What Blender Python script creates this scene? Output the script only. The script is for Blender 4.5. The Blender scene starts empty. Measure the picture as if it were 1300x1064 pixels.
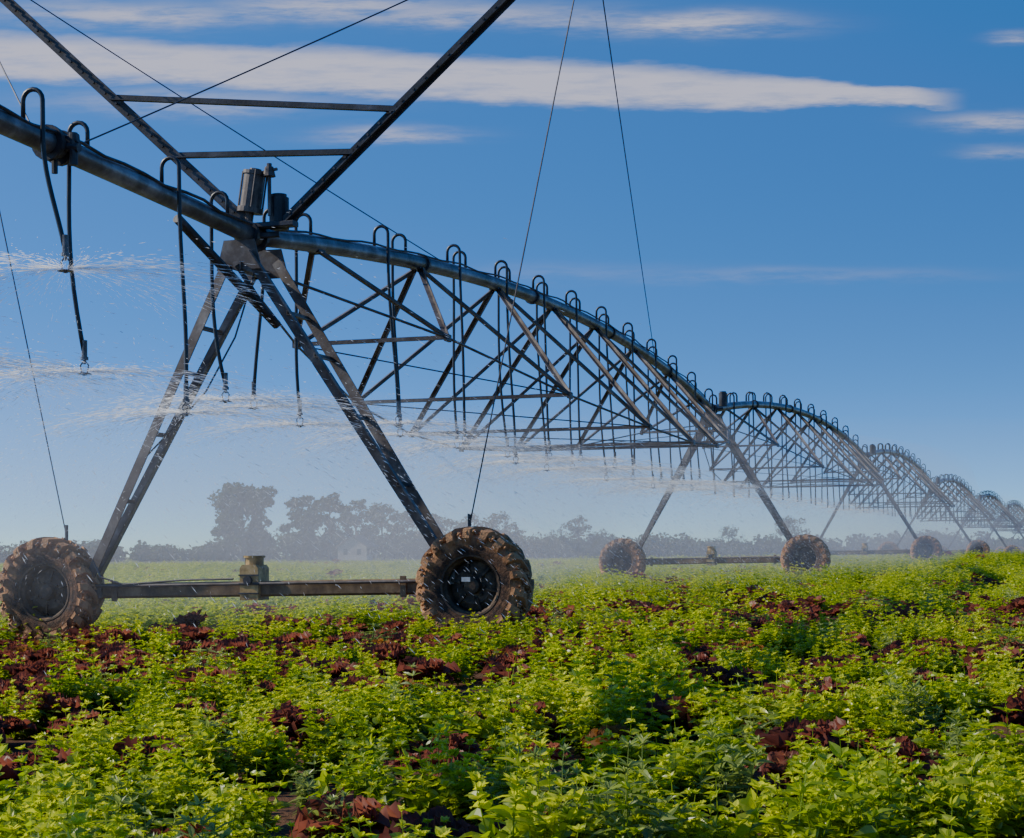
import bpy, math, random
import numpy as np
from mathutils import Vector, Matrix, noise
random.seed(7); rng=np.random.default_rng(7)
scene=bpy.context.scene
COL=scene.collection

# ------------------------------------------------------------------ helpers
def new_mat(name):
    m=bpy.data.materials.new(name); m.use_nodes=True
    nt=m.node_tree; nt.nodes.clear()
    out=nt.nodes.new('ShaderNodeOutputMaterial')
    return m,nt,out
def N(nt,typ,**kw):
    n=nt.nodes.new(typ)
    for k,v in kw.items():
        if k in n.inputs: n.inputs[k].default_value=v
        else: setattr(n,k,v)
    return n
def L(nt,a,b): nt.links.new(a,b)
def ramp(nt,fac,stops):
    r=nt.nodes.new('ShaderNodeValToRGB'); e=r.color_ramp.elements
    while len(e)<len(stops): e.new(0.5)
    for i,(p,c) in enumerate(stops):
        e[i].position=p; e[i].color=(c[0],c[1],c[2],1)
    L(nt,fac,r.inputs[0]); return r.outputs[0]

def metal_mat(name,c1,c2,c3,metallic=0.35,rough=0.5,scale=3.0,bump=0.15):
    m,nt,out=new_mat(name)
    g=N(nt,'ShaderNodeNewGeometry')
    n1=N(nt,'ShaderNodeTexNoise',Scale=scale,Detail=5.0,Roughness=0.65); L(nt,g.outputs['Position'],n1.inputs['Vector'])
    n2=N(nt,'ShaderNodeTexNoise',Scale=scale*9,Detail=3.0); L(nt,g.outputs['Position'],n2.inputs['Vector'])
    col=ramp(nt,n1.outputs[0],[(0.32,c1),(0.52,c2),(0.68,c3)])
    b=N(nt,'ShaderNodeBsdfPrincipled',Metallic=metallic)
    L(nt,col,b.inputs['Base Color'])
    rr=N(nt,'ShaderNodeMapRange'); L(nt,n2.outputs[0],rr.inputs[0])
    rr.inputs[3].default_value=rough-0.18; rr.inputs[4].default_value=rough+0.2
    L(nt,rr.outputs[0],b.inputs['Roughness'])
    bp=N(nt,'ShaderNodeBump',Strength=bump,Distance=0.01); L(nt,n2.outputs[0],bp.inputs['Height']); L(nt,bp.outputs[0],b.inputs['Normal'])
    L(nt,b.outputs[0],out.inputs[0]); return m

M_pipe=metal_mat('galvanized_wet_pipe',(0.055,0.048,0.042),(0.14,0.145,0.16),(0.30,0.32,0.36),0.45,0.38,2.2)
M_steel=metal_mat('weathered_steel',(0.048,0.034,0.026),(0.11,0.093,0.085),(0.21,0.195,0.18),0.2,0.52,3.0)
M_dark=metal_mat('dark_mast_steel',(0.022,0.02,0.02),(0.042,0.042,0.047),(0.085,0.085,0.095),0.3,0.5,3.0)
M_hose=metal_mat('black_rubber_hose',(0.012,0.013,0.015),(0.02,0.022,0.026),(0.035,0.037,0.042),0.0,0.4,5.0,0.05)
M_beam=metal_mat('muddy_base_beam',(0.08,0.045,0.022),(0.20,0.125,0.06),(0.34,0.24,0.13),0.1,0.6,4.0)
M_box=metal_mat('ochre_painted_motor',(0.18,0.10,0.035),(0.48,0.31,0.10),(0.60,0.42,0.19),0.05,0.55,7.0)
M_wire=metal_mat('steel_cable',(0.04,0.04,0.04),(0.07,0.07,0.08),(0.11,0.11,0.12),0.5,0.5,4.0)
M_white=metal_mat('white_plastic',(0.45,0.44,0.42),(0.6,0.6,0.58),(0.7,0.7,0.68),0.0,0.5,9.0)
def mud_mat():
    m,nt,out=new_mat('muddy_tire_rubber')
    tc=N(nt,'ShaderNodeTexCoord')
    n1=N(nt,'ShaderNodeTexNoise',Scale=6.0,Detail=9.0,Roughness=0.7); L(nt,tc.outputs['Object'],n1.inputs['Vector'])
    n2=N(nt,'ShaderNodeTexNoise',Scale=30.0,Detail=6.0,Roughness=0.7); L(nt,tc.outputs['Object'],n2.inputs['Vector'])
    sx=N(nt,'ShaderNodeSeparateXYZ'); L(nt,tc.outputs['Object'],sx.inputs[0])
    a=N(nt,'ShaderNodeMath',operation='POWER'); L(nt,sx.outputs[0],a.inputs[0]); a.inputs[1].default_value=2
    b=N(nt,'ShaderNodeMath',operation='POWER'); L(nt,sx.outputs[2],b.inputs[0]); b.inputs[1].default_value=2
    c=N(nt,'ShaderNodeMath',operation='ADD'); L(nt,a.outputs[0],c.inputs[0]); L(nt,b.outputs[0],c.inputs[1])
    d=N(nt,'ShaderNodeMath',operation='SQRT'); L(nt,c.outputs[0],d.inputs[0])
    mr=N(nt,'ShaderNodeMapRange'); L(nt,d.outputs[0],mr.inputs[0]); mr.inputs[1].default_value=0.40; mr.inputs[2].default_value=0.60; mr.inputs[3].default_value=0.0; mr.inputs[4].default_value=0.42
    e=N(nt,'ShaderNodeMath',operation='ADD'); L(nt,n1.outputs[0],e.inputs[0]); L(nt,mr.outputs[0],e.inputs[1])
    col=ramp(nt,e.outputs[0],[(0.42,(0.025,0.015,0.010)),(0.55,(0.12,0.053,0.024)),(0.70,(0.32,0.15,0.06)),(0.9,(0.48,0.25,0.11))])
    bs=N(nt,'ShaderNodeBsdfPrincipled',Roughness=0.8); L(nt,col,bs.inputs['Base Color'])
    bp=N(nt,'ShaderNodeBump',Strength=0.8,Distance=0.03); L(nt,n2.outputs[0],bp.inputs['Height']); L(nt,bp.outputs[0],bs.inputs['Normal'])
    L(nt,bs.outputs[0],out.inputs[0]); return m
M_mud=mud_mat()

class MB:
    def __init__(s): s.v=[]; s.f=[]
    def add(s,vs,fs):
        o=len(s.v); s.v.extend([tuple(p) for p in vs]); s.f.extend([tuple(i+o for i in f) for f in fs])
    def tube(s,pts,r,n=8,cap=True,rs=None):
        pts=[Vector(p) for p in pts]; m=len(pts)
        t0=(pts[1]-pts[0]).normalized()
        up=Vector((0,0,1)) if abs(t0.z)<0.9 else Vector((1,0,0))
        u=t0.cross(up).normalized(); vs=[]; fs=[]
        for i,p in enumerate(pts):
            if i==0: t=t0
            elif i==m-1: t=(pts[-1]-pts[-2]).normalized()
            else: t=((pts[i+1]-p).normalized()+(p-pts[i-1]).normalized()).normalized()
            u=(u-t*u.dot(t)).normalized(); w=t.cross(u)
            rr=rs[i] if rs else r
            for k in range(n):
                an=2*math.pi*k/n
                vs.append(p+u*math.cos(an)*rr+w*math.sin(an)*rr)
        for i in range(m-1):
            for k in range(n):
                a=i*n+k; b=i*n+(k+1)%n
                fs.append((a,b,b+n,a+n))
        if cap:
            fs.append(tuple(range(n))[::-1]); fs.append(tuple((m-1)*n+k for k in range(n)))
        s.add(vs,fs)
    def angle(s,p0,p1,w=0.08,th=0.012,flip=1):
        """angle-iron (L) member"""
        p0=Vector(p0);p1=Vector(p1);t=(p1-p0).normalized()
        up=Vector((0,0,1)) if abs(t.z)<0.95 else Vector((1,0,0))
        u=t.cross(up).normalized()*flip; v=u.cross(t).normalized()
        prof=[(0,0),(w,0),(w,th),(th,th),(th,w),(0,w)]
        vs=[];
        for p in (p0,p1):
            for a,b in prof: vs.append(p+u*(a-w/3)+v*(b-w/3))
        fs=[(i,(i+1)%6,(i+1)%6+6,i+6) for i in range(6)]+[(0,3,4,5),(0,1,2,3),(6,9,8,7),(6,11,10,9)]
        s.add(vs,fs)
    def bar(s,p0,p1,w,h):
        p0=Vector(p0);p1=Vector(p1);t=(p1-p0).normalized()
        up=Vector((0,0,1)) if abs(t.z)<0.95 else Vector((1,0,0))
        u=t.cross(up).normalized(); v=u.cross(t).normalized(); vs=[]
        c=min(w,h)*0.15
        prof=[(-w/2+c,-h/2),(w/2-c,-h/2),(w/2,-h/2+c),(w/2,h/2-c),(w/2-c,h/2),(-w/2+c,h/2),(-w/2,h/2-c),(-w/2,-h/2+c)]
        for p in (p0,p1):
            for a,b in prof: vs.append(p+u*a+v*b)
        fs=[(i,(i+1)%8,(i+1)%8+8,i+8) for i in range(8)]+[tuple(range(8))[::-1],tuple(range(8,16))]
        s.add(vs,fs)
    def prism(s,poly,off):
        off=Vector(off); n=len(poly); vs=[Vector(p) for p in poly]+[Vector(p)+off for p in poly]
        fs=[(i,(i+1)%n,(i+1)%n+n,i+n) for i in range(n)]+[tuple(range(n))[::-1],tuple(range(n,2*n))]
        s.add(vs,fs)
    def lathe(s,prof,n=48):
        m=len(prof); vs=[]; fs=[]
        for k in range(n):
            an=2*math.pi*k/n
            for (r,y) in prof: vs.append(Vector((r*math.cos(an),y,r*math.sin(an))))
        for k in range(n):
            for i in range(m-1):
                a=k*m+i; b=((k+1)%n)*m+i
                fs.append((a,a+1,b+1,b))
        s.add(vs,fs)
    def obj(s,name,mat,parent=None,smooth=False):
        me=bpy.data.meshes.new(name); me.from_pydata(s.v,[],s.f); me.update()
        if mat: me.materials.append(mat)
        if smooth: me.polygons.foreach_set('use_smooth',[True]*len(me.polygons))
        o=bpy.data.objects.new(name,me); COL.objects.link(o)
        if parent: o.parent=parent
        return o
def empty(name):
    e=bpy.data.objects.new(name,None); COL.objects.link(e); return e
def sstep(a,b,x):
    t=np.clip((x-a)/(b-a),0,1); return t*t*(3-2*t)
def gz(x,y):
    x=np.asarray(x,float); y=np.asarray(y,float)
    base=0.012*np.clip(x,-25,25)+0.0018*(np.clip(y,-20,90)-20)
    return base*(1-sstep(80,125,y))
def g1(x,y): return float(gz(x,y))

# ------------------------------------------------------------------ world / sky
SUN_AZ=-82.0; SUN_EL=34.0
w=bpy.data.worlds.new("World"); scene.world=w; w.use_nodes=True
nt=w.node_tree; nt.nodes.clear()
out=nt.nodes.new('ShaderNodeOutputWorld'); bg=nt.nodes.new('ShaderNodeBackground'); L(nt,bg.outputs[0],out.inputs[0])
bg.inputs[1].default_value=0.138
tc=nt.nodes.new('ShaderNodeTexCoord')
def mth(op,a,b=None,c=None,clamp=False):
    n=nt.nodes.new('ShaderNodeMath'); n.operation=op; n.use_clamp=clamp
    for i,x in enumerate((a,b,c)):
        if x is None: continue
        if isinstance(x,(int,float)): n.inputs[i].default_value=x
        else: L(nt,x,n.inputs[i])
    return n.outputs[0]
sep=nt.nodes.new('ShaderNodeSeparateXYZ'); L(nt,tc.outputs['Generated'],sep.inputs[0])
dx,dy,dz=sep.outputs
zz=mth('MULTIPLY_ADD',mth('MAXIMUM',dz,-0.05),3.6,0.03)
cb=nt.nodes.new('ShaderNodeCombineXYZ'); L(nt,dx,cb.inputs[0]);L(nt,dy,cb.inputs[1]);L(nt,zz,cb.inputs[2])
nm=nt.nodes.new('ShaderNodeVectorMath'); nm.operation='NORMALIZE'; L(nt,cb.outputs[0],nm.inputs[0])
sky=nt.nodes.new('ShaderNodeTexSky'); sky.sky_type='NISHITA'; sky.sun_disc=False
sky.sun_elevation=math.radians(SUN_EL); sky.sun_rotation=math.radians(SUN_AZ)
sky.air_density=1.0; sky.dust_density=0.5; sky.ozone_density=2.0
L(nt,nm.outputs[0],sky.inputs[0])
hs=nt.nodes.new('ShaderNodeHueSaturation'); hs.inputs['Saturation'].default_value=1.30; L(nt,sky.outputs[0],hs.inputs['Color'])
tn=nt.nodes.new('ShaderNodeMix'); tn.data_type='RGBA'; tn.blend_type='MULTIPLY'; tn.inputs[0].default_value=1.0
L(nt,hs.outputs[0],tn.inputs[6]); tn.inputs[7].default_value=(0.95,1.33,1.70,1)
ysafe=mth('MAXIMUM',dy,0.05)
u=mth('DIVIDE',dx,ysafe); v=mth('DIVIDE',dz,ysafe)
def noisev(su,sv,detail,off=0.0,rough=0.55):
    c=nt.nodes.new('ShaderNodeCombineXYZ'); L(nt,mth('MULTIPLY',u,su),c.inputs[0]); L(nt,mth('MULTIPLY',v,sv),c.inputs[1]); c.inputs[2].default_value=off
    n=nt.nodes.new('ShaderNodeTexNoise'); n.inputs['Scale'].default_value=1; n.inputs['Detail'].default_value=detail; n.inputs['Roughness'].default_value=rough
    L(nt,c.outputs[0],n.inputs['Vector']); return n.outputs[0]
nA=noisev(9,40,6,0.3); nB=noisev(24,170,7,4.1,0.66)
def sm(x,a,b):
    n=nt.nodes.new('ShaderNodeMapRange'); n.interpolation_type='SMOOTHSTEP'; L(nt,x,n.inputs[0]); n.inputs[1].default_value=a; n.inputs[2].default_value=b; return n.outputs[0]
wob=mth('MULTIPLY_ADD',nA,0.016,-0.008)
wob=mth('ADD',wob,mth('MULTIPLY_ADD',nB,0.010,-0.005))
vw=mth('ADD',v,wob)
d=mth('SUBTRACT',vw,mth('MULTIPLY_ADD',u,-0.055,0.2735))
h=mth('MULTIPLY_ADD',sm(u,0.05,0.26),-0.008,0.0140)
q=mth('DIVIDE',mth('ABSOLUTE',d),h)
strip=mth('MULTIPLY',sm(q,1.12,0.40),sm(u,0.268,0.225))
strip=mth('MULTIPLY',strip,mth('MULTIPLY_ADD',sm(nB,0.3,0.62),0.36,0.70))
tot=strip
def blob(px,py,su,sv,st):
    global tot
    u0=(px-650)/2200; v0=(703-py)/2200
    a=mth('DIVIDE',mth('SUBTRACT',u,u0),su); b=mth('DIVIDE',mth('SUBTRACT',vw,v0),sv)
    r=mth('ADD',mth('MULTIPLY',a,a),mth('MULTIPLY',b,b))
    g=mth('MULTIPLY',mth('EXPONENT',mth('MULTIPLY',r,-1.0)),st)
    tot=mth('MAXIMUM',tot,mth('MULTIPLY',g,mth('MULTIPLY_ADD',sm(nB,0.3,0.62),0.9,0.25)))
for b in [(165,12,.065,.007,.75),(430,6,.07,.006,.7),(590,14,.07,.006,.65),(730,22,.04,.005,.45),(880,32,.05,.0055,.85),(250,124,.07,.006,.5),(500,166,.035,.0035,.6),
          (1268,158,.03,.0045,.65),(1292,50,.012,.003,.5),(1280,198,.02,.003,.4),(1000,352,.09,.004,.14),(700,345,.08,.004,.10)]: blob(*b)
tot=mth('MULTIPLY',mth('MINIMUM',tot,1.0),sm(dy,0.05,0.3))
mx=nt.nodes.new('ShaderNodeMix'); mx.data_type='RGBA'
L(nt,mth('MULTIPLY',tot,0.88),mx.inputs[0]); L(nt,tn.outputs[2],mx.inputs[6]); mx.inputs[7].default_value=(5.1,5.0,6.0,1)
L(nt,mx.outputs[2],bg.inputs[0])

sun=bpy.data.lights.new('sun','SUN'); sun.energy=5.0; sun.angle=math.radians(0.5); sun.color=(1.0,0.91,0.74)
so=bpy.data.objects.new('sun',sun); COL.objects.link(so)
az=math.radians(SUN_AZ); el=math.radians(SUN_EL)
sd=Vector((math.sin(az)*math.cos(el),math.cos(az)*math.cos(el),math.sin(el)))
so.rotation_euler=sd.to_track_quat('Z','Y').to_euler()

# ------------------------------------------------------------------ camera
cam=bpy.data.cameras.new('camera'); co=bpy.data.objects.new('camera',cam); COL.objects.link(co)
cam.sensor_width=36; cam.lens=36*2200/1300; cam.shift_y=(703-532)/1300; cam.clip_end=9000; cam.clip_start=0.05
co.matrix_world=Matrix.Translation((0,0,1.0))@Matrix.Rotation(math.radians(0.5),4,'Y')@Matrix.Rotation(math.radians(90),4,'X')
scene.camera=co

# ------------------------------------------------------------------ ground
xs=np.unique(np.concatenate([np.linspace(-30,30,121),np.sign(np.linspace(-1,1,61))*30+np.linspace(-1,1,61)**3*5000]))
ys=np.unique(np.concatenate([np.linspace(-40,60,180),60+np.linspace(0,1,60)**2.5*6500]))
X,Y=np.meshgrid(xs,ys); Z=gz(X,Y)
bump=np.array([noise.noise(Vector((a*1.3,b*1.3,0)))*0.03 if b<60 and abs(a)<30 else 0 for a,b in zip(X.ravel(),Y.ravel())])
V=np.column_stack([X.ravel(),Y.ravel(),Z.ravel()+bump]); nx=len(xs); ny=len(ys)
idx=np.arange(nx*ny).reshape(ny,nx)
F=np.column_stack([idx[:-1,:-1].ravel(),idx[:-1,1:].ravel(),idx[1:,1:].ravel(),idx[1:,:-1].ravel()])
me=bpy.data.meshes.new('ground'); me.from_pydata(V.tolist(),[],F.tolist()); me.update()
m,nt2,o2=new_mat('field_soil_and_grass')
g=N(nt2,'ShaderNodeNewGeometry')
n1=N(nt2,'ShaderNodeTexNoise',Scale=0.25,Detail=8.0,Roughness=0.7); L(nt2,g.outputs['Position'],n1.inputs['Vector'])
n2=N(nt2,'ShaderNodeTexNoise',Scale=12.0,Detail=5.0,Roughness=0.7); L(nt2,g.outputs['Position'],n2.inputs['Vector'])
soil=ramp(nt2,n2.outputs[0],[(0.3,(0.06,0.032,0.02)),(0.6,(0.16,0.09,0.055)),(0.8,(0.24,0.15,0.095))])
gr=ramp(nt2,n1.outputs[0],[(0.3,(0.09,0.13,0.03)),(0.5,(0.15,0.18,0.05)),(0.7,(0.22,0.22,0.08))])
sp=N(nt2,'ShaderNodeSeparateXYZ'); L(nt2,g.outputs['Position'],sp.inputs[0])
mr=N(nt2,'ShaderNodeMapRange'); L(nt2,sp.outputs[1],mr.inputs[0]); mr.inputs[1].default_value=30; mr.inputs[2].default_value=110
mi=N(nt2,'ShaderNodeMix',data_type='RGBA'); L(nt2,mr.outputs[0],mi.inputs[0]); L(nt2,soil,mi.inputs[6]); L(nt2,gr,mi.inputs[7])
bs=N(nt2,'ShaderNodeBsdfDiffuse'); L(nt2,mi.outputs[2],bs.inputs['Color'])
bp=N(nt2,'ShaderNodeBump',Strength=0.7,Distance=0.05); L(nt2,n2.outputs[0],bp.inputs['Height']); L(nt2,bp.outputs[0],bs.inputs['Normal'])
L(nt2,bs.outputs[0],o2.inputs[0]); me.materials.append(m)
COL.objects.link(bpy.data.objects.new('ground',me))

# ------------------------------------------------------------------ irrigation machine
PIV=empty('center_pivot_irrigation_machine')
towers=[(-11.4,-6.9,4.55),(-2.97,20.0,4.69),(5.44,47.0,4.87),(15.0,73.5,5.02),(24.3,100.0,4.72),(33.9,126.5,4.5),(43.4,152.5,4.45),(53.0,178.5,4.45),(62.6,204.5,4.45)]
rise=[0.30]+[0.84]*8
RT=0.655
def pipe_pt(i,f):
    a=Vector(towers[i]); b=Vector(towers[i+1]); p=a.lerp(b,f); p.z+=4*rise[i]*f*(1-f); return p
def axes(i):
    a=Vector(towers[max(i-1,0)]); b=Vector(towers[min(i+1,len(towers)-1)]); s=(b-a); s.z=0; s.normalize()
    return s, Vector((s.y,-s.x,0))
UP=Vector((0,0,1))
def make_wheel_mesh():
    t=MB()
    prof=[(0.315,-0.12),(0.34,-0.15),(0.40,-0.172),(0.47,-0.178),(0.53,-0.165),(0.565,-0.14),(0.578,-0.06),(0.58,0),(0.578,0.06),(0.565,0.14),(0.53,0.165),(0.47,0.178),(0.40,0.172),(0.34,0.15),(0.315,0.12)]
    t.lathe(prof,72)
    nl=18
    for side in (-1,1):
        for k in range(nl):
            a0=2*math.pi*(k+(0.5 if side>0 else 0))/nl
            secs=[]
            for j,(yy,rb) in enumerate([(-0.01,0.575),(0.07,0.573),(0.135,0.565),(0.172,0.54),(0.186,0.50)]):
                an=a0+(yy*1.6); hh=0.082; th=0.034+0.007*j
                if j==3: out_r=rb+0.09; yo=yy+0.012
                elif j==4: out_r=rb+0.03; yo=yy+0.022
                else: out_r=rb+hh; yo=yy
                ring=[]
                for da,rr,y2 in ((-th/0.6,rb-0.03,yy*0.93),(-th*0.72/0.6,out_r,yo),(th*0.72/0.6,out_r,yo),(th/0.6,rb-0.03,yy*0.93)):
                    jr=random.uniform(-0.008,0.010)
                    ring.append(Vector(((rr+jr)*math.cos(an+da),side*y2,(rr+jr)*math.sin(an+da))))
                secs.append(ring)
            vs=[p for r in secs for p in r]; fs=[]
            for j in range(4):
                for q in range(3):
                    a=j*4+q; fs.append((a,a+1,a+5,a+4))
            fs.append((0,1,2,3)); fs.append((16,17,18,19)); t.add(vs,fs)
    for k in range(1300):
        an=random.uniform(0,2*math.pi); yy=random.uniform(-0.20,0.20); r0=0.590+random.uniform(0,0.06)-abs(yy)*0.25
        c=Vector((r0*math.cos(an),yy,r0*math.sin(an))); s=random.uniform(0.008,0.032)
        vs=[]
        for dx_,dy_,dz_ in ((1,0,0),(-1,0,0),(0,1,0),(0,-1,0),(0,0,1),(0,0,-1)):
            vs.append(c+Vector((dx_,dy_*1.3,dz_))*s*random.uniform(0.6,1.3))
        t.add(vs,[(0,2,4),(2,1,4),(1,3,4),(3,0,4),(2,0,5),(1,2,5),(3,1,5),(0,3,5)])
    ty=bpy.data.meshes.new('tire'); ty.from_pydata(t.v,[],t.f); ty.update(); ty.materials.append(M_mud)
    r=MB()
    r.lathe([(0.345,-0.160),(0.325,-0.156),(0.315,-0.12),(0.29,-0.09),(0.285,0.02),(0.27,0.0),(0.20,-0.035),(0.16,-0.03),(0.09,-0.025),(0.085,-0.11),(0.05,-0.12),(0.0,-0.12)],48)
    r.lathe([(0.345,0.160),(0.325,0.156),(0.315,0.12),(0.29,0.10),(0.285,0.03),(0.27,0.01),(0.20,-0.02),(0.0,-0.015)],48)
    for k in range(8):
        an=2*math.pi*k/8; p=Vector((0.13*math.cos(an),-0.03,0.13*math.sin(an))); r.tube([p,p+Vector((0,-0.03,0))],0.014,6)
    for k in range(6):
        an=2*math.pi*(k+.5)/6
        r.bar((0.15*math.cos(an),-0.045,0.15*math.sin(an)),(0.27*math.cos(an),-0.02,0.27*math.sin(an)),0.03,0.03)
    r.tube([(0,0,0),(0,0.28,0)],0.055,12)
    r.tube([(0,0.14,0),(0,0.30,0)],0.12,14)
    rm=bpy.data.meshes.new('rim'); rm.from_pydata(r.v,[],r.f); rm.update(); rm.materials.append(metal_mat('muddy_rim',(0.03,0.02,0.013),(0.09,0.055,0.033),(0.19,0.12,0.065),0.1,0.7,7.0))
    return ty,rm
TY,RM=make_wheel_mesh()

pipe=MB(); fl=MB(); truss=MB(); rods=MB(); legs=MB(); beams=MB(); boxes=MB(); darks=MB(); hoses=MB(); noz=MB(); white=MB()
for i in range(1,len(towers)):
    ap=Vector(towers[i]); s,a=axes(i); c=Vector((ap.x,ap.y,0)); near=i<=2
    hub={}
    for sg in (-1,1):
        qq=2.68 if i==1 else 2.52
        p=c+a*sg*qq; hub[sg]=Vector((p.x,p.y,g1(p.x,p.y)+RT))
        th_=random.uniform(0,6)
        for nm_,me_ in (('tire',TY),('rim',RM)):
            o=bpy.data.objects.new(f'wheel_{nm_}_{i}_{"r" if sg>0 else "l"}',me_); COL.objects.link(o); o.parent=PIV
            R=Matrix((( a.x,s.x,0,0),(a.y,s.y,0,0),(0,0,1,0),(0,0,0,1)))
            o.matrix_world=Matrix.Translation(hub[sg]-s*0.02)@R@Matrix.Rotation(th_,4,'Y')
    b0=hub[-1]+s*0.10; b1=hub[1]+s*0.10
    bl=b0.lerp(b1,0.10); br=b0.lerp(b1,0.90)
    beams.bar(bl,br,0.17,0.18)
    for sg,e in ((-1,bl),(1,br)):
        hb=hub[sg]
        beams.bar(e+s*0.16+UP*0.02,hb+s*0.30,0.10,0.12)
        beams.bar(e+s*0.24-a*sg*0.02,e-s*0.02-a*sg*0.02,0.12,0.16)
        beams.bar(e-a*sg*0.35-s*0.10,e-a*sg*0.28-s*0.10,0.02,0.24)
    mid=b0.lerp(b1,0.49)
    rods.tube([bl-s*0.14+UP*0.06,br-s*0.14+UP*0.06],0.02,6)
    hw_=0.115
    boxes.prism([mid-s*0.15-a*hw_-UP*0.13,mid-s*0.15+a*hw_-UP*0.13,mid-s*0.15+a*hw_+UP*0.24,mid-s*0.15+a*(hw_-.03)+UP*0.28,mid-s*0.15-a*(hw_-.03)+UP*0.28,mid-s*0.15-a*hw_+UP*0.24],s*0.30)
    boxes.tube([mid+UP*0.28,mid+UP*0.36],0.11,16); boxes.tube([mid+UP*0.36,mid+UP*0.385],0.13,16)
    for zz_ in (-0.05,0.06,0.16): darks.bar(mid-s*0.155-a*(hw_+.01)+UP*zz_,mid-s*0.155+a*(hw_+.01)+UP*zz_,0.015,0.018)
    darks.tube([mid-s*0.15+UP*0.1,mid-s*0.20+UP*0.1],0.05,12)
    qb=(2.10,2.36) if i==1 else (2.15,2.25)
    for sg in (-1,1):
        bq=qb[0] if sg<0 else qb[1]
        base=c+a*sg*bq; base.z=(hub[sg].z+0.16)+(0.05 if sg<0 else 0.14)
        tops=[]
        for k,ts in enumerate((-0.36,0.36)):
            top=c+a*sg*0.14+s*ts; top.z=ap.z-0.36+(0.1 if sg>0 else 0)
            bb=base+s*(0.10 if ts>0 else -0.06)
            legs.angle(bb,top,0.125 if near else 0.10,0.016,flip=1 if k else -1)
            tops.append((bb,top))
        for f in (0.24,0.46,0.66,0.8):
            legs.angle(tops[0][0].lerp(tops[0][1],f),tops[1][0].lerp(tops[1][1],f),0.055,0.01)
        legs.bar(base-UP*0.12,base-UP*0.28,0.12,0.20)
    for ts in (-0.36,0.36):
        z0=ap.z-0.44; P=lambda q,z:c+a*q+s*ts+UP*z
        legs.prism([P(-0.27,z0),P(0.29,z0),P(0.20,ap.z-0.10),P(-0.18,ap.z-0.10)],s*0.015)
    legs.bar(c-s*0.4+UP*(ap.z-0.40),c+s*0.4+UP*(ap.z-0.40),0.1,0.1)
    cc=ap+a*0.30+s*0.1
    darks.tube([cc+UP*0.08,cc+UP*0.44],0.115,16); darks.tube([cc+UP*0.44,cc+UP*0.48],0.09,16)
    darks.bar(ap,cc+UP*0.02,0.08,0.06)
    fl.tube([ap-s*0.16,ap-s*0.10],0.155,16); fl.tube([ap+s*0.10,ap+s*0.16],0.155,16)

for i in range(len(towers)-1):
    pts=[pipe_pt(i,f) for f in np.linspace(0,1,41 if i<3 else 21)]
    pipe.tube(pts,0.108,14 if i<3 else 8)
    for f in ([0.2,0.4,0.6,0.8] if i else [0.2,0.4,0.6]):
        p=pipe_pt(i,f); q=pipe_pt(i,f+0.001); t=(q-p).normalized(); fl.tube([p-t*0.03,p+t*0.03],0.14,14)
nodes_w=[1.1,1.77,2.19,2.32,2.19,1.77,1.1]; nodes_d=[1.2,1.97,2.40,2.55,2.40,1.97,1.2]
nf=[0.129,0.26,0.389,0.5,0.611,0.74,0.871]; pf=[0.065,0.194,0.325,0.445,0.555,0.675,0.806,0.935]
for i in range(1,len(towers)-1):
    A=Vector(towers[i]);B=Vector(towers[i+1]); s=(B-A); s.z=0; s.normalize(); a=Vector((s.y,-s.x,0))
    nd=[[pipe_pt(i,f)-UP*d_+a*sg*w_ for f,w_,d_ in zip(nf,nodes_w,nodes_d)] for sg in (-1,1)]
    for si,sg in enumerate((-1,1)):
        chain=[A+a*sg*0.25-UP*0.45+s*0.36]+nd[si]+[B+a*sg*0.25-UP*0.45-s*0.36]
        for p,q in zip(chain[:-1],chain[1:]): rods.tube([p,q],0.018 if i<3 else 0.022,6 if i<3 else 4)
        for k in range(7):
            for pk in (k,k+1):
                P=pipe_pt(i,pf[pk])-UP*0.10+a*sg*0.05
                truss.angle(P,nd[si][k],0.068,0.010,flip=sg)
            n_=nd[si][k]; truss.bar(n_-s*0.09,n_+s*0.09,0.05,0.10)
    for k in range(7):
        truss.angle(nd[0][k],nd[1][k],0.06,0.01)
        if i<3: rods.tube([nd[0][k],nd[1][min(k+1,6)]],0.010,4)
    for f in pf:
        p=pipe_pt(i,f); darks.bar(p-s*0.10-UP*0.09,p+s*0.10-UP*0.09,0.16,0.05)

A=Vector(towers[1]); s1,a1=axes(1)
def T(q,t,z): return Vector((A.x,A.y,0))+a1*q+s1*t+UP*z
brace=MB()
brace.tube([T(-0.02,-1.75,4.58),T(0.28,0.05,3.66)],0.055,10)
brace.tube([T(0.0,-0.4,4.3),T(0.25,-0.1,3.75)],0.03,8)
brace.obj('pipe_brace',M_dark,PIV)
mast=MB()
mL0,mL1=T(-0.08,0,4.86),T(-4.1,0,8.53); mR0,mR1=T(0.40,0,4.82),T(4.07,0,7.92)
for p,q in ((mL0,mL1),(mR0,mR1)):
    mast.angle(p,q,0.11,0.016); mast.angle(p+s1*0.05,q+s1*0.05,0.11,0.016,flip=-1)
    for f in np.linspace(0.03,0.97,26):
        b=p.lerp(q,f)-s1*0.05; mast.tube([b,b-s1*0.03],0.016,6)
mast.angle(T(-1.80,-0.03,6.43),T(1.80,-0.03,5.99),0.075,0.012)
mast.angle(T(-0.97,-0.03,5.68),T(1.27,-0.03,5.55),0.075,0.012)
mast.bar(T(-0.3,0,4.80),T(0.55,0,4.80),0.16,0.06)
mast.obj('support_mast',M_dark,PIV)
cab=MB()
def sag(p,q,s_=0.04,n=10):
    return [Vector(p).lerp(Vector(q),f)-UP*(4*s_*f*(1-f)) for f in np.linspace(0,1,n)]
def hubp(sg,dz): 
    p=T(sg*2.62,0,0); p.z=g1(p.x,p.y)+RT+dz; return p
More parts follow.
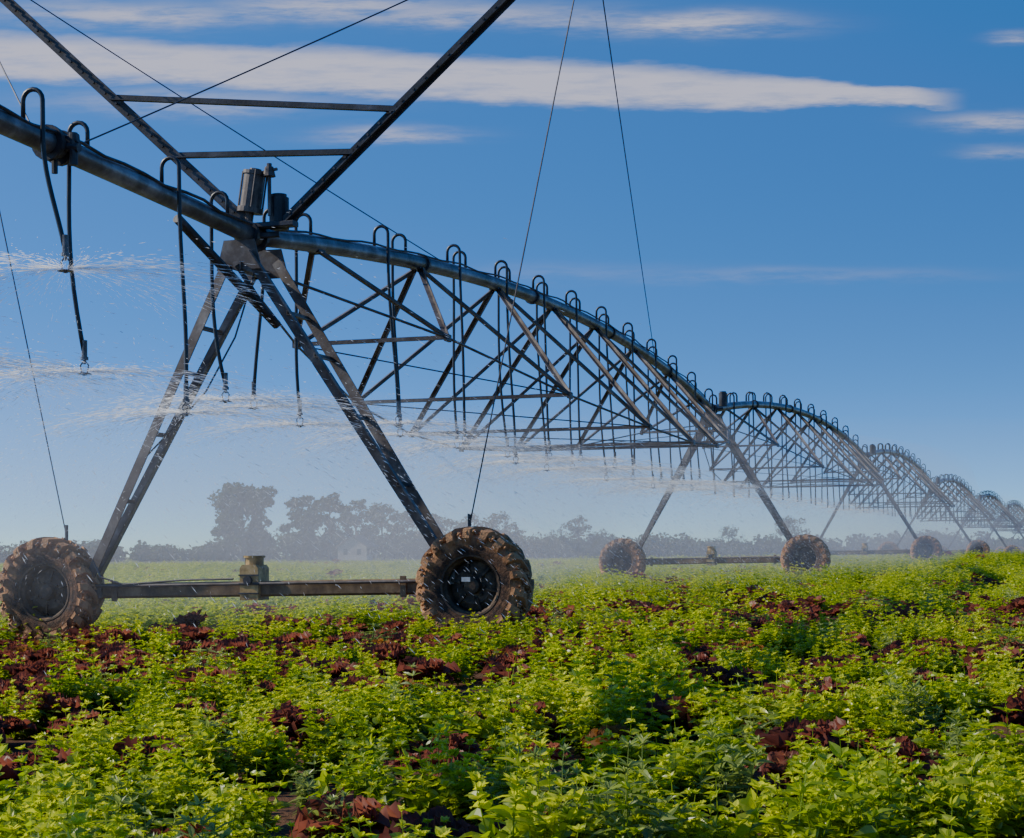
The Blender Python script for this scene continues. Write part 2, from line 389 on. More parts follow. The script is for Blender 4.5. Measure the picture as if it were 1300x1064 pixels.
CR=0.0085
cab.tube(sag(mR1,hubp(1,0.66),0),CR,5); cab.tube(sag(mL1,hubp(-1,0.66)+a1*0.15,0),CR,5)
cab.tube([hubp(1,0.80),hubp(1,0.42)],0.022,6); cab.tube([hubp(-1,0.80)+a1*0.15,hubp(-1,0.42)+a1*0.15],0.022,6)
def onpipe(t):
    return (pipe_pt(1,t/28.3) if t>=0 else pipe_pt(0,1+t/28.3))+UP*0.1
for p,q in ((mR1,onpipe(-3.75)),(mL1,onpipe(-4.55)),(mL1,onpipe(6.6)),(mR1,onpipe(21.3)),(mR1,onpipe(-14)),(mL1,onpipe(-14))):
    cab.tube(sag(p,q,0.03),CR,5)
cab.tube([T(0.15,-0.2,4.3),T(-0.1,-0.25,3.5),T(-0.5,-0.2,2.9),T(-1.0,-0.15,2.45),T(-1.42,-0.1,2.1)],0.011,5)
zb=g1(-3,20)+RT
cab.tube([T(-2.0,-0.2,zb+0.35),T(-1.9,-0.2,zb+0.15),T(-1.6,-0.2,zb+0.06),T(-0.8,-0.2,zb+0.11),T(-0.15,-0.25,zb+0.12)],0.012,5)
cab.tube([onpipe(-6)+a1*.1]+[onpipe(t)+a1*(.11+.02*math.sin(t*3))-UP*(0.03+.02*math.sin(t*5)) for t in np.linspace(-5.5,-0.2,14)],0.018,5)
cab.tube([onpipe(t)+a1*(.09+.02*math.sin(t*2.1))-UP*(0.0+.015*math.sin(t*3.3)) for t in np.linspace(0.4,27,60)],0.015,5)
cab.obj('guy_cables',M_wire,PIV)
for tt in (-4.25,-4.05):
    p=onpipe(tt)-UP*0.1; fl.tube([p-s1*0.03,p+s1*0.03],0.165,16)
p=onpipe(-4.15)-UP*0.1
darks.tube([p+a1*0.1-UP*0.02,p+a1*0.26-UP*0.04],0.045,10); darks.tube([p+a1*0.20-UP*0.2,p+a1*0.20+UP*0.1],0.04,10)
darks.bar(p-a1*0.22,p+a1*0.25+UP*0.05,0.06,0.08)
darks.tube([p-UP*0.1,p-UP*0.26],0.03,8)
drum=MB(); d0=T(-0.05,0,4.80); dv=(UP+a1*0.16).normalized()
drum.tube([d0,d0+dv*0.16],0.05,10); drum.tube([d0+dv*0.16,d0+dv*0.22],0.15,18)
drum.tube([d0+dv*0.22,d0+dv*0.60],0.125,18); drum.tube([d0+dv*0.60,d0+dv*0.64],0.14,18)
drum.tube([d0+dv*0.64,d0+dv*0.67],0.07,12)
for k in range(4):
    an=k*math.pi/2+0.5; o_=a1*math.cos(an)*0.14+s1*math.sin(an)*0.14; drum.tube([d0+dv*0.2+o_,d0+dv*0.64+o_],0.012,6)
drum.obj('collector_drum',M_steel,PIV)
vent=MB(); v0=T(0.25,-0.05,4.9)
vent.tube([v0,v0+UP*0.45],0.022,8); vent.tube([v0+UP*0.45,v0+UP*0.56],0.05,10,rs=[0.075,0.05]); vent.bar(v0+UP*0.5-a1*0.12,v0+UP*0.53+a1*0.1,0.03,0.03)
vent.tube([v0+UP*0.56,v0+UP*0.60],0.03,8)
vent.obj('air_vent',M_steel,PIV)
white.prism([hubp(1,0)-s1*0.23-a1*0.02+UP*0.05,hubp(1,0)-s1*0.23+a1*0.08+UP*0.05,hubp(1,0)-s1*0.23+a1*0.08+UP*0.10,hubp(1,0)-s1*0.23-a1*0.02+UP*0.10],s1*0.004)

noz_list=[]
def gooseneck(P,s,a,side,zn,lean,near,r=0.018):
    R=0.10; ris=0.17
    pts=[P+UP*0.08, P+UP*(0.10+ris)]
    nseg=8 if near else 4
    for k in range(1,nseg):
        an=math.pi*k/nseg
        pts.append(P+UP*(0.10+ris+R*math.sin(an))+a*side*(R-R*math.cos(an)))
    pts.append(P+UP*(0.10+ris)+a*side*2*R)
    top=P+a*side*2*R
    L_=top.z-zn
    nn=9 if near else 3
    ph=random.uniform(0,6)
    for k in range(1,nn+1):
        f=k/nn
        w_=0.05*math.sin(f*3.0+ph)*f
        pts.append(Vector((top.x,top.y,top.z-L_*f))+Vector((lean*f*f+w_,w_*0.5,0)))
    hoses.tube(pts,r,8 if near else 4)
    e=pts[-1]
    if near:
        noz.tube([e+UP*0.14,e-UP*0.02],0.028,10); noz.tube([e-UP*0.02,e-UP*0.05],0.038,10)
        noz.tube([e-UP*0.05,e-UP*0.09],0.014,8)
        for sg in (-1,1):
            noz.tube([e-UP*0.05,e-UP*0.10+a*sg*0.045,e-UP*0.18+a*sg*0.03],0.008,5)
        noz.tube([e-UP*0.17,e-UP*0.185],0.02,14,rs=[0.04,0.075]); noz.tube([e-UP*0.185,e-UP*0.20],0.02,10)
    else:
        noz.tube([e+UP*0.05,e-UP*0.16],0.03,5)
    noz_list.append((e-UP*0.16,near))
tl=[-8.6,-7.3,-5.9,-4.66,-3.57,-2.12,-0.62,0.75,1.67,3.8,5.0,6.8,7.66,9.2,10.0,11.4,12.3,13.6,14.6,15.9,16.9,18.2,19.2,20.5,21.5,22.8,23.8,25.1,26.2,27.4]
zl={-4.66:3.75,-3.57:2.95,-2.12:2.65,-0.62:2.92,0.75:2.95,1.67:2.80}
sl={-4.66:1,-3.57:-1,-2.12:1,-0.62:-1,0.75:-1,1.67:-1,3.8:1,5.0:-1}
for k,t in enumerate(tl):
    P=onpipe(t)-UP*0.1
    gooseneck(P,s1,a1,sl.get(t,1 if k%2 else -1),zl.get(t,2.78+random.uniform(-0.15,0.2)),random.uniform(0.03,0.18) if t!=0.75 else -0.12,True,0.022)
for i in range(2,len(towers)-1):
    A_=Vector(towers[i]);B_=Vector(towers[i+1]); s=(B_-A_); s.z=0; s.normalize(); a=Vector((s.y,-s.x,0))
    for k in range(22):
        gooseneck(pipe_pt(i,(k+0.5)/22),s,a,1 if k%2 else -1,2.85+random.uniform(-0.12,0.12),random.uniform(0,0.1),False,0.024)
pipe.obj('water_pipe',M_pipe,PIV,smooth=True)
fl.obj('pipe_flanges',M_dark,PIV); truss.obj('truss_struts',M_steel,PIV); rods.obj('truss_rods',M_steel,PIV)
legs.obj('tower_legs',M_steel,PIV); beams.obj('base_beams',M_beam,PIV); boxes.obj('drive_motors',M_box,PIV)
darks.obj('control_canisters',M_dark,PIV); hoses.obj('drop_hoses',M_hose,PIV,smooth=True)
noz.obj('sprinkler_heads',metal_mat('grey_plastic',(0.05,0.05,0.055),(0.12,0.12,0.13),(0.25,0.25,0.26),0.1,0.4,9.0),PIV); white.obj('wheel_label',M_white,PIV)

# ------------------------------------------------------------------ water droplets
m,ntw,ow=new_mat('water_droplets')
df=N(ntw,'ShaderNodeBsdfDiffuse'); df.inputs[0].default_value=(0.93,0.95,0.97,1)
tr=N(ntw,'ShaderNodeBsdfTranslucent'); tr.inputs[0].default_value=(0.93,0.95,0.97,1)
ms=N(ntw,'ShaderNodeMixShader'); ms.inputs[0].default_value=0.5; L(ntw,df.outputs[0],ms.inputs[1]); L(ntw,tr.outputs[0],ms.inputs[2]); L(ntw,ms.outputs[0],ow.inputs[0])
sv=[];sf=[]
for p,near in noz_list:
    if p.y<10 or p.y>80: continue
    n_=3000 if near else 260
    vel=random.uniform(6.2,8.2)
    for k in range(n_):
        inner=random.random()<0.5
        th=random.uniform(0,2*math.pi)
        e0=random.gauss(0.03,0.035) if inner else random.gauss(0.02,0.10)
        rr=random.uniform(0.05,1.5)**1.2 if inner else 4.8*random.random()**0.9
        def pos(r): return Vector((p.x+r*math.cos(th)+0.10*r,p.y+r*math.sin(th),p.z+r*math.tan(e0)-9.8*r*r/(2*vel*vel)))
        a_=pos(rr); ln=random.uniform(0.05,0.20) if inner else random.uniform(0.012,0.06); b_=pos(rr+ln)
        if a_.z<0.3: continue
        w_=random.uniform(0.0010,0.0026) if near else 0.0045
        mid_=(a_+b_)/2; o=len(sv)
        hz=Vector((-math.sin(th),math.cos(th),0))*w_*0.5
        sv+= [tuple(a_),tuple(mid_+Vector((0,0,w_))+hz),tuple(b_),tuple(mid_-Vector((0,0,w_))-hz)]; sf.append((o,o+1,o+2,o+3))
me=bpy.data.meshes.new('water_spray'); me.from_pydata(sv,[],sf); me.materials.append(m)
COL.objects.link(bpy.data.objects.new('water_spray',me))

# ------------------------------------------------------------------ mist volumes
MIST=empty('spray_mist')
def vol_mat(name,dens,g_=0.25,col=(0.98,0.98,0.99)):
    m,n_,o_=new_mat(name); vs=N(n_,'ShaderNodeVolumeScatter'); vs.inputs['Color'].default_value=(*col,1)
    vs.inputs['Density'].default_value=dens; vs.inputs['Anisotropy'].default_value=g_
    L(n_,vs.outputs[0],o_.inputs['Volume']); return m
def ellipsoid(name,c,rad,rotz,dens,lump=0.12):
    b=MB(); nu,nv=32,16; vs=[];fs=[]
    R=Matrix.Rotation(rotz,3,'Z'); off=Vector((random.uniform(0,50),)*3)
    for j in range(nv+1):
        ph=math.pi*j/nv
        for k in range(nu):
            th=2*math.pi*k/nu; d_=Vector((math.sin(ph)*math.cos(th),math.sin(ph)*math.sin(th),math.cos(ph)))
            s_=1+lump*noise.noise(d_*1.8+off)*2
            vs.append(R@Vector((d_.x*rad[0],d_.y*rad[1],d_.z*rad[2]))*s_+Vector(c))
    for j in range(nv):
        for k in range(nu): fs.append((j*nu+k,(j+1)*nu+k,(j+1)*nu+(k+1)%nu,j*nu+(k+1)%nu))
    b.add(vs,fs); return b.obj(name,vol_mat(name+'_vol',dens),MIST,smooth=True)
rz=-math.atan2(8.41,27)
ellipsoid('mist_near_span',(-4.2,27,1.7),(5.6,12.5,1.9),rz,0.021)
ellipsoid('mist_middle_spans',(7,54,1.9),(8,34,2.6),rz,0.0115)
ellipsoid('mist_far_spans',(33,124,1.8),(8,52,2.9),-0.345,0.0075)
ellipsoid('haze_bank',(0,215,-1),(330,115,16),0,0.0009,0.05)

# ------------------------------------------------------------------ foliage materials
def leaf_mat(name,cols,trans=0.5,spec=0.05):
    m,n_,o_=new_mat(name)
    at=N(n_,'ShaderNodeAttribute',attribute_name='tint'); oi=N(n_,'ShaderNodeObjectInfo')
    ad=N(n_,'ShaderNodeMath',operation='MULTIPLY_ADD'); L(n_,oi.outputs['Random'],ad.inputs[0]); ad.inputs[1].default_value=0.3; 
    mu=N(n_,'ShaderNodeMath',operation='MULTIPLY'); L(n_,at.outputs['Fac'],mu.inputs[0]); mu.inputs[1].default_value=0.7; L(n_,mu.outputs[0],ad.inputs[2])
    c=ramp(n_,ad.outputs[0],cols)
    b=N(n_,'ShaderNodeBsdfDiffuse'); L(n_,c,b.inputs['Color'])
    t=N(n_,'ShaderNodeBsdfTranslucent')
    hs_=N(n_,'ShaderNodeHueSaturation'); hs_.inputs['Value'].default_value=1.6; hs_.inputs['Saturation'].default_value=1.08; L(n_,c,hs_.inputs['Color']); L(n_,hs_.outputs[0],t.inputs[0])
    x=N(n_,'ShaderNodeMixShader'); x.inputs[0].default_value=trans; L(n_,b.outputs[0],x.inputs[1]); L(n_,t.outputs[0],x.inputs[2])
    if spec>0:
        gl=N(n_,'ShaderNodeBsdfGlossy',Roughness=0.35); gl.inputs[0].default_value=(0.9,0.92,0.95,1)
        x2=N(n_,'ShaderNodeMixShader'); x2.inputs[0].default_value=spec; L(n_,x.outputs[0],x2.inputs[1]); L(n_,gl.outputs[0],x2.inputs[2]); L(n_,x2.outputs[0],o_.inputs[0])
    else: L(n_,x.outputs[0],o_.inputs[0])
    return m
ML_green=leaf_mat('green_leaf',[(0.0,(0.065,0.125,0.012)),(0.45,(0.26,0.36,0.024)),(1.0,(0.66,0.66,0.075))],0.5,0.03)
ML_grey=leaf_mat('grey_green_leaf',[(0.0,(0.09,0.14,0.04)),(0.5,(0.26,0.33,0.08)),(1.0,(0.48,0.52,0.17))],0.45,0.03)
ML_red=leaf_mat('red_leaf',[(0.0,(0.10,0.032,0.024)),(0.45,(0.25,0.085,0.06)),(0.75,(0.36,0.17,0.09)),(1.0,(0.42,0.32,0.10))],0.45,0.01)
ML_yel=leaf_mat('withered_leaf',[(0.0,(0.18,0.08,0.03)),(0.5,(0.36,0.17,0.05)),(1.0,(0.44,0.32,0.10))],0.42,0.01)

class LB:
    def __init__(s): s.v=[];s.f=[];s.t=[]
    def leaf(s,base,dirv,nrm,ln,wd,tint,droop=0.25,lod=0):
        d_=dirv.normalized(); side_=d_.cross(nrm).normalized(); n_=side_.cross(d_).normalized(); o=len(s.v)
        wp=[0.12,0.85,1.0,0.62,0.0] if lod==0 else [0.2,1.0,0.0]; k=len(wp)
        for j,wf in enumerate(wp):
            f=j/(k-1); c=base+d_*ln*f-n_*droop*ln*f*f
            fold=0.22*wd*wf
            s.v+= [c-side_*wd*wf*0.5+n_*fold,c,c+side_*wd*wf*0.5+n_*fold]; s.t+=[tint]*3
        for j in range(k-1):
            a=o+j*3; s.f+=[(a,a+1,a+4,a+3),(a+1,a+2,a+5,a+4)]
    def stem(s,p,q,r,tint):
        p=Vector(p);q=Vector(q);t=(q-p).normalized(); u_=t.cross(Vector((0.3,1,0.1))).normalized(); w_=t.cross(u_); o=len(s.v)
        for P_,rr in ((p,r),(q,r*0.6)):
            for k in range(3):
                an=k*2.094; s.v.append(P_+u_*math.cos(an)*rr+w_*math.sin(an)*rr); s.t.append(tint)
        for k in range(3): s.f.append((o+k,o+(k+1)%3,o+3+(k+1)%3,o+3+k))
    def mesh(s,name,mat,smooth=False):
        me=bpy.data.meshes.new(name); me.from_pydata([tuple(p) for p in s.v],[],s.f); me.update(); me.materials.append(mat)
        if smooth: me.polygons.foreach_set('use_smooth',[True]*len(me.polygons))
        at=me.attributes.new('tint','FLOAT','POINT'); at.data.foreach_set('value',np.clip(np.array(s.t,dtype=np.float32),0,1))
        return me
def rv(s_): return Vector((random.gauss(0,s_),random.gauss(0,s_),random.gauss(0,s_)))
def weed(b,org,h,leaf,wratio,nb=5,steps=7,lod=0):
    toff=random.uniform(-0.2,0.2)
    for br in range(nb):
        an=random.uniform(0,6.28); tilt=random.uniform(0,.15) if br==0 else random.uniform(0.25,0.65)
        hh=h*(1 if br==0 else random.uniform(0.55,0.9))
        dirv=Vector((math.sin(tilt)*math.cos(an),math.sin(tilt)*math.sin(an),math.cos(tilt)))
        p=Vector(org); ph=random.uniform(0,3)
        for k in range(steps):
            q=p+(dirv+rv(0.06)).normalized()*hh/steps; dirv=(dirv+Vector((0,0,0.07))).normalized()
            if lod==0: b.stem(p,q,0.003*(1-0.6*k/steps)*1.2,0.5)
            f=(k+1)/steps; sz=leaf*(0.65+0.6*math.sin(math.pi*min(f*0.8+0.1,1)))*(1-0.45*max(0,f-0.65)/0.35)
            if f>0.15:
                nl=2 if f<0.8 else 4
                for m_ in range(nl):
                    aa=ph+k*1.57+m_*(6.283/nl); upf=0.25+0.8*max(0,f-0.55)
                    ld=Vector((math.cos(aa),math.sin(aa),upf))+rv(0.22)
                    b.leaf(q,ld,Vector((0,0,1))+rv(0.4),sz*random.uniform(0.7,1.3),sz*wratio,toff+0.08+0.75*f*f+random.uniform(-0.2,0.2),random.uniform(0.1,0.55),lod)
                    if f>0.3 and random.random()<0.5:
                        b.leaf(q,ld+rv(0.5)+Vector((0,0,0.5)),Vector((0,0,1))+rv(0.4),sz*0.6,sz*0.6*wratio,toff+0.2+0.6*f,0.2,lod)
            p=q
        for m_ in range(5 if lod==0 else 3):
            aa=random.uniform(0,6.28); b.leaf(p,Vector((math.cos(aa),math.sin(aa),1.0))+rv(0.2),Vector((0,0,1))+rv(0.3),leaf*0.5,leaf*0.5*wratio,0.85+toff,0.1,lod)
def clump(n,rad,params,lod=0,mat=None):
    b=LB()
    for k in range(n):
        an=random.uniform(0,6.28); r=rad*math.sqrt(random.random()) if k else 0
        h,leaf,wr,nb,st=random.choice(params); s_=random.uniform(0.6,1.25)
        weed(b,(r*math.cos(an),r*math.sin(an),0),h*s_,leaf*(1 if lod==0 else 1.2)*random.uniform(0.85,1.15),wr,nb if lod==0 else max(3,nb-2),st if lod==0 else st-2,lod)
    return b.mesh('weed_clump',mat)
def lettuce(b,org,R,nl=13,nv=17,nu=8):
    org=Vector(org)
    for k in range(nl):
        an=k*2.4+random.uniform(-.25,.25); f=k/nl; el_=0.35+1.0*f; ln=R*(1-0.35*f)*random.uniform(0.8,1.15)
        d_=Vector((math.cos(an)*math.cos(el_),math.sin(an)*math.cos(el_),math.sin(el_))); sd_=Vector((-math.sin(an),math.cos(an),0)); n_=sd_.cross(d_)*-1
        o=len(b.v); ph=random.uniform(0,6); ph2=random.uniform(0,6)
        for i in range(nu):
            fi=i/(nu-1); wd=ln*(0.2+0.7*math.sin(fi*2.1)**0.8 if fi>0 else 0.2) 
            for j in range(nv):
                fj=j/(nv-1)*2-1; e_=max(abs(fj)**2,fi**3)
                ruf=ln*(0.14*math.sin(ph+j*2.1+i*1.2)+0.08*math.sin(ph2+j*3.9-i*2.2))*e_
                p=org+d_*ln*(fi*(1-0.22*fj*fj)+0.05*math.sin(j*2.5+ph)*e_)+sd_*wd*fj*0.5+n_*(ruf+0.16*ln*fj*fj-0.35*ln*fi*fi*(1-f))
                b.v.append(p+Vector((0,0,0.03))); b.t.append(0.75*(1-e_)*(0.4+0.6*f)+random.uniform(-0.1,0.25)+0.12)
        for i in range(nu-1):
            for j in range(nv-1): a=o+i*nv+j; b.f.append((a,a+1,a+nv+1,a+nv))
def lclump(n,rad,R,mat,lod=0):
    b=LB()
    for k in range(n):
        an=random.uniform(0,6.28); r=rad*math.sqrt(random.random()) if k else 0
        lettuce(b,(r*math.cos(an),r*math.sin(an),0),R*random.uniform(0.6,1.15),random.randint(12,17) if lod==0 else 9,15 if lod==0 else 9,7 if lod==0 else 5)
    return b.mesh('lettuce_clump',mat,smooth=True)
def proto_col(name,items):
    c=bpy.data.collections.new(name)
    for nm_,me_ in items: c.objects.link(bpy.data.objects.new(nm_,me_))
    return c
PG=[(0.34,0.062,0.58,6,7),(0.30,0.054,0.62,7,6),(0.40,0.060,0.50,6,8),(0.26,0.068,0.62,6,5),(0.33,0.048,0.65,8,7)]
PN=[(0.42,0.080,0.32,4,8),(0.36,0.09,0.28,4,6)]
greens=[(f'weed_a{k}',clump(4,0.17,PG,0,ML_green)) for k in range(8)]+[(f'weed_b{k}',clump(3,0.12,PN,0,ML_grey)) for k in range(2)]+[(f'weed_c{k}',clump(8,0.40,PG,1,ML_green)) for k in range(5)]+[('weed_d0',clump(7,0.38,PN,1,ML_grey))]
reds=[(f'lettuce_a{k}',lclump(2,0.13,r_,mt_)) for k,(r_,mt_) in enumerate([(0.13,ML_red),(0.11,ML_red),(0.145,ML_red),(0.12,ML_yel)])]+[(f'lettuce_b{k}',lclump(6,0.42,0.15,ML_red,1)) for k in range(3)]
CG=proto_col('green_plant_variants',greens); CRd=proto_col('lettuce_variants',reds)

def scatter(name,pts,idx,rot,scl,coll):
    me=bpy.data.meshes.new(name); me.vertices.add(len(pts)); me.vertices.foreach_set('co',np.asarray(pts,dtype=np.float32).ravel())
    a=me.attributes.new('pidx','INT','POINT'); a.data.foreach_set('value',np.asarray(idx,dtype=np.int32))
    a=me.attributes.new('prot','FLOAT_VECTOR','POINT'); a.data.foreach_set('vector',np.asarray(rot,dtype=np.float32).ravel())
    a=me.attributes.new('pscl','FLOAT_VECTOR','POINT'); a.data.foreach_set('vector',np.asarray(scl,dtype=np.float32).ravel())
    o=bpy.data.objects.new(name,me); COL.objects.link(o)
    ng=bpy.data.node_groups.new(name,'GeometryNodeTree')
    ng.interface.new_socket('Geometry',in_out='INPUT',socket_type='NodeSocketGeometry'); ng.interface.new_socket('Geometry',in_out='OUTPUT',socket_type='NodeSocketGeometry')
    gi=ng.nodes.new('NodeGroupInput'); go=ng.nodes.new('NodeGroupOutput')
    ip=ng.nodes.new('GeometryNodeInstanceOnPoints'); ci=ng.nodes.new('GeometryNodeCollectionInfo')
    ci.inputs['Collection'].default_value=coll; ci.inputs['Separate Children'].default_value=True; ci.inputs['Reset Children'].default_value=True
    def na(nm_,ty):
        n=ng.nodes.new('GeometryNodeInputNamedAttribute'); n.data_type=ty; n.inputs[0].default_value=nm_; return n.outputs[0]
    ng.links.new(gi.outputs[0],ip.inputs['Points']); ng.links.new(ci.outputs[0],ip.inputs['Instance']); ip.inputs['Pick Instance'].default_value=True
    ng.links.new(na('pidx','INT'),ip.inputs['Instance Index']); ng.links.new(na('prot','FLOAT_VECTOR'),ip.inputs['Rotation']); ng.links.new(na('pscl','FLOAT_VECTOR'),ip.inputs['Scale'])
    ng.links.new(ip.outputs[0],go.inputs[0])
    md=o.modifiers.new('scatter','NODES'); md.node_group=ng
    return o
def band(y0,y1,dens,marg):
    k=0.2955*marg; area=k*2*(y1*y1-y0*y0)/2+ (y1-y0)*2; n=int(area*dens)
    y=np.sqrt(rng.random(n)*(y1*y1-y0*y0)+y0*y0); hw=k*y+1.0; x=(rng.random(n)*2-1)*hw
    return x,y
def nz(x,y,s,o): return np.array([noise.noise(Vector((a*s+o,b*s-o,o))) for a,b in zip(x,y)])
GP=[];GI=[];GR=[];GS=[];RP=[];RI=[];RR=[];RS=[]
for (y0,y1,dens,marg,sc,lod) in [(3.3,11,13,1.3,1.0,0),(11,19,10,1.25,1.05,0),(19,45,3.2,1.15,1.15,1),(45,80,1.7,1.1,1.5,1),(80,150,0.8,1.08,2.2,1)]:
    x,y=band(y0,y1,dens,marg); n=len(x)
    n1_=nz(x,y,0.8,3.0); n2_=nz(x,y,2.4,11.0); n3_=nz(x,y,1.1,27.0)
    pr=0.09+0.80*np.exp(-((y-15.0)/4.0)**2)*np.exp(-((x+3.4)/3.0)**2)+0.48*np.exp(-((y-11.5)/2.4)**2)*np.exp(-((x-3.3)/1.4)**2)+0.28*np.exp(-((y-22)/4)**2)*np.exp(-((x-3.5)/2.5)**2)+0.18*np.exp(-((y-18)/4)**2)+0.08*np.exp(-((y-7.8)/1.8)**2)
    pr=pr*np.clip(1.0+2.0*n1_+2.6*n2_,0.02,2.4); pr[y>32]*=0.4
    isr=rng.random(n)<np.clip(pr,0,0.85)
    gzv=gz(x,y)
    keep=~isr & (rng.random(n)<np.clip(1.0+1.6*n3_,0.35,1)) & (rng.random(n)>np.clip(pr-0.15,0,0.6))
    m_=keep; k_=m_.sum()
    hscale=(0.76+0.30*rng.random(k_)+0.55*n3_[m_]-0.32*np.clip(pr[m_],0,0.9))*sc
    GP.append(np.column_stack([x[m_],y[m_],gzv[m_]])); 
    nar=rng.random(k_)<(0.04+0.16*(n2_[m_]>0.2))
    if lod==0: GI.append(np.where(nar,rng.integers(8,10,k_),rng.integers(0,8,k_)))
    else: GI.append(np.where(nar,15,rng.integers(10,15,k_)))
    GR.append(np.column_stack([rng.normal(0,0.08,k_),rng.normal(0,0.08,k_),rng.random(k_)*6.28]))
    zs=hscale/(sc**0.7); GS.append(np.column_stack([hscale,hscale,zs]))
    k_=isr.sum(); RP.append(np.column_stack([x[isr],y[isr],gzv[isr]+(0.05 if lod==0 else 0.06)]))
    if lod==0: RI.append(np.where(rng.random(k_)<0.16,3,rng.integers(0,3,k_)))
    else: RI.append(rng.integers(4,7,k_))
    RR.append(np.column_stack([rng.normal(0,0.12,k_),rng.normal(0,0.12,k_),rng.random(k_)*6.28])); s_=(0.9+0.5*rng.random(k_))*sc*1.1; RS.append(np.column_stack([s_,s_,s_*1.1/(sc**0.5)]))
GP=np.concatenate(GP);RP=np.concatenate(RP)
scatter('green_crop_plants',GP,np.concatenate(GI),np.concatenate(GR),np.concatenate(GS),CG)
scatter('red_lettuce_plants',RP,np.concatenate(RI),np.concatenate(RR),np.concatenate(RS),CRd)
print('plants',len(GP),len(RP))

# ------------------------------------------------------------------ trees
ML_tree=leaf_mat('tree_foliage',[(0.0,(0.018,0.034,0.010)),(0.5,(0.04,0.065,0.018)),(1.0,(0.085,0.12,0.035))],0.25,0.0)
M_bark=metal_mat('tree_bark',(0.03,0.022,0.016),(0.06,0.045,0.033),(0.09,0.07,0.05),0,0.9,2.0)
def foliage_lobes(b,lobes,per,size):
    for (c,r) in lobes:
        n=int(per*(r.x*r.y*r.z)**0.55)
        for k in range(n):
            d_=rv(1).normalized(); rad=random.random()**0.38
            p=c+Vector((d_.x*r.x,d_.y*r.y,d_.z*r.z))*rad*random.uniform(0.9,1.12)
            sz=size*random.uniform(0.5,1.3); nrm=(d_+rv(0.6)).normalized(); u_=nrm.cross(rv(1)).normalized(); w_=nrm.cross(u_)
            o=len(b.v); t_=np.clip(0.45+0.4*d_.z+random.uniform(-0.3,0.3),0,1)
            for a_,b_ in ((1,0.1),(0.2,0.9),(-0.9,0.3),(-0.4,-0.9),(0.6,-0.7)): b.v.append(p+u_*a_*sz+w_*b_*sz); b.t.append(t_)
            b.f.append((o,o+1,o+2,o+3,o+4))
def tree(name,x,y,h,wd,style=0):
    root=empty(name); root.location=(x,y,g1(x,y))
    tb=MB(); b=LB(); tr_h=h*(0.26 if style==0 else 0.16)
    top=Vector((random.uniform(-.3,.3),0,h*0.8))
    tb.tube([(0,0,-0.3),(0.05,0,tr_h),tuple(top*0.7),tuple(top)],0.3,7,rs=[h*0.032,h*0.024,h*0.013,h*0.004])
    lobes=[]
    nb=16 if style==0 else 11
    for k in range(nb):
        f=k/(nb-1); an=k*2.4+random.uniform(-.4,.4); hz=tr_h+(h*0.88-tr_h)*f
        rad=wd*0.5*(0.74*math.sin(math.pi*(0.25+0.62*f)))*random.uniform(0.55,1.15)
        p=Vector((math.cos(an)*rad,math.sin(an)*rad,hz+random.uniform(-.04,.05)*h))
        tb.tube([Vector((0,0,max(tr_h*0.8,hz-rad*0.8))),p*0.55+Vector((0,0,hz*0.42)),p],0.1,5,rs=[h*0.012,h*0.007,h*0.003])
        lr=wd*random.uniform(0.12,0.21); lobes.append((p,Vector((lr*1.15,lr*1.1,lr*random.uniform(0.6,0.85)))))
        for j in range(3):
            p2=p+Vector((random.uniform(-1,1)*lr,random.uniform(-1,1)*lr,random.uniform(-0.6,0.8)*lr)); r2=lr*random.uniform(0.4,0.65); lobes.append((p2,Vector((r2,r2,r2*0.75))))
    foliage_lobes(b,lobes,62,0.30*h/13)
    tb.obj('trunk',M_bark,root,smooth=True)
    me_=b.mesh('crown',ML_tree); o=bpy.data.objects.new('crown',me_); COL.objects.link(o); o.parent=root
def tp(px,top,wpx,style,Yd=340.0):
    x=(px-650)/2200*Yd; h=(709-top)/2200*Yd; tree('deciduous_tree',x,Yd,h,wpx/2200*Yd,style)
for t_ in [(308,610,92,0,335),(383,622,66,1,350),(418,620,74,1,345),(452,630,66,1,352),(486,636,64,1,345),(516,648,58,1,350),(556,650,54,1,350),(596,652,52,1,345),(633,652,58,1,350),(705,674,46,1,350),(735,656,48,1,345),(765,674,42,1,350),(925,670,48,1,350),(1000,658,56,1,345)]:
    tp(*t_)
b=LB(); x=-190.0
lobes=[]
while x<190:
    yy=random.uniform(352,400); pxl=650+x/yy*2200
    hh=random.uniform(3.0,5.0)+1.8*noise.noise(Vector((x*0.05,0,5)))
    if 350<pxl<660: hh+=1.8
    r_=random.uniform(1.4,3.0); lobes.append((Vector((x,yy,hh*0.45)),Vector((r_*1.3,r_,hh*0.55)))); x+=random.uniform(0.6,1.8)
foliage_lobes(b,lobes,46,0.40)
me_=b.mesh('distant_tree_line',ML_tree); COL.objects.link(bpy.data.objects.new('distant_tree_line',me_))

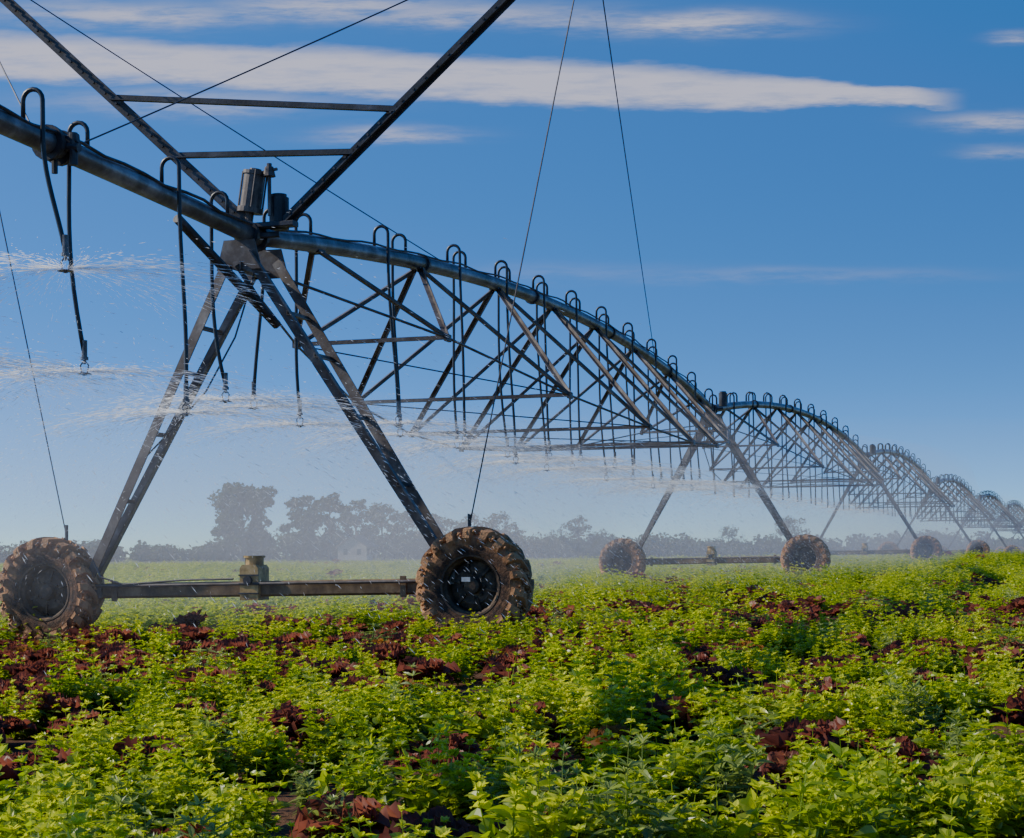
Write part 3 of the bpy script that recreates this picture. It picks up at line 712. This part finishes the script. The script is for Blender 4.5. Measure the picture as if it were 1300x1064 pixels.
# ------------------------------------------------------------------ farmhouse
M_wall=metal_mat('rendered_wall',(0.32,0.29,0.25),(0.42,0.39,0.34),(0.48,0.46,0.41),0,0.9,1.0); M_roof=metal_mat('roof_tiles',(0.10,0.07,0.055),(0.15,0.10,0.08),(0.2,0.14,0.11),0,0.8,1.5); M_glass=metal_mat('window_glass',(0.02,0.02,0.025),(0.03,0.035,0.04),(0.05,0.05,0.06),0,0.15,1.0)
def house(px,Yd,wd,hw,rh,rot):
    root=empty('farm_house'); x=(px-650)/2200*Yd; root.location=(x,Yd,g1(x,Yd)); root.rotation_euler=(0,0,rot)
    dp=6.0; wl=MB(); P=[(-wd/2,-dp/2),(wd/2,-dp/2),(wd/2,dp/2),(-wd/2,dp/2)]
    vs=[(a_,b_,-0.2) for a_,b_ in P]+[(a_,b_,hw) for a_,b_ in P]+[(-wd/2,0,hw+rh),(wd/2,0,hw+rh)]
    wl.add(vs,[(0,1,5,4),(2,3,7,6),(1,2,6,9,5),(3,0,4,8,7)]); wl.obj('walls',M_wall,root)
    rf=MB()
    for sg in (-1,1):
        rf.prism([(-wd/2-.4,sg*(dp/2+.4),hw-0.25),(wd/2+.4,sg*(dp/2+.4),hw-0.25),(wd/2+.4,0,hw+rh+.05),(-wd/2-.4,0,hw+rh+.05)],(0,0,0.16))
    rf.obj('roof',M_roof,root)
    wn=MB(); 
    for k in range(3):
        cx=-wd/2+wd*(k+0.5)/3; wn.bar((cx-.45,-dp/2-.01,1.6),(cx+.45,-dp/2-.01,1.6),0.06,1.1)
    for cy in (-1.4,1.4):
        wn.bar((-wd/2-.01,cy-.4,1.6),(-wd/2-.01,cy+.4,1.6),0.06,1.1); wn.bar((wd/2+.01,cy-.4,1.6),(wd/2+.01,cy+.4,1.6),0.06,1.1)
    wn.obj('windows',M_glass,root)
    dr=MB(); dr.bar((wd*0.17-.4,-dp/2-.02,1.0),(wd*0.17+.4,-dp/2-.02,1.0),0.06,2.0); dr.obj('door',M_bark,root)
    ch=MB(); ch.bar((wd*.25,0.6,hw+rh*.4),(wd*.25,0.6,hw+rh+.9),0.5,0.5); ch.obj('chimney',M_roof,root)
house(454,328,4.6,2.6,1.9,1.2)
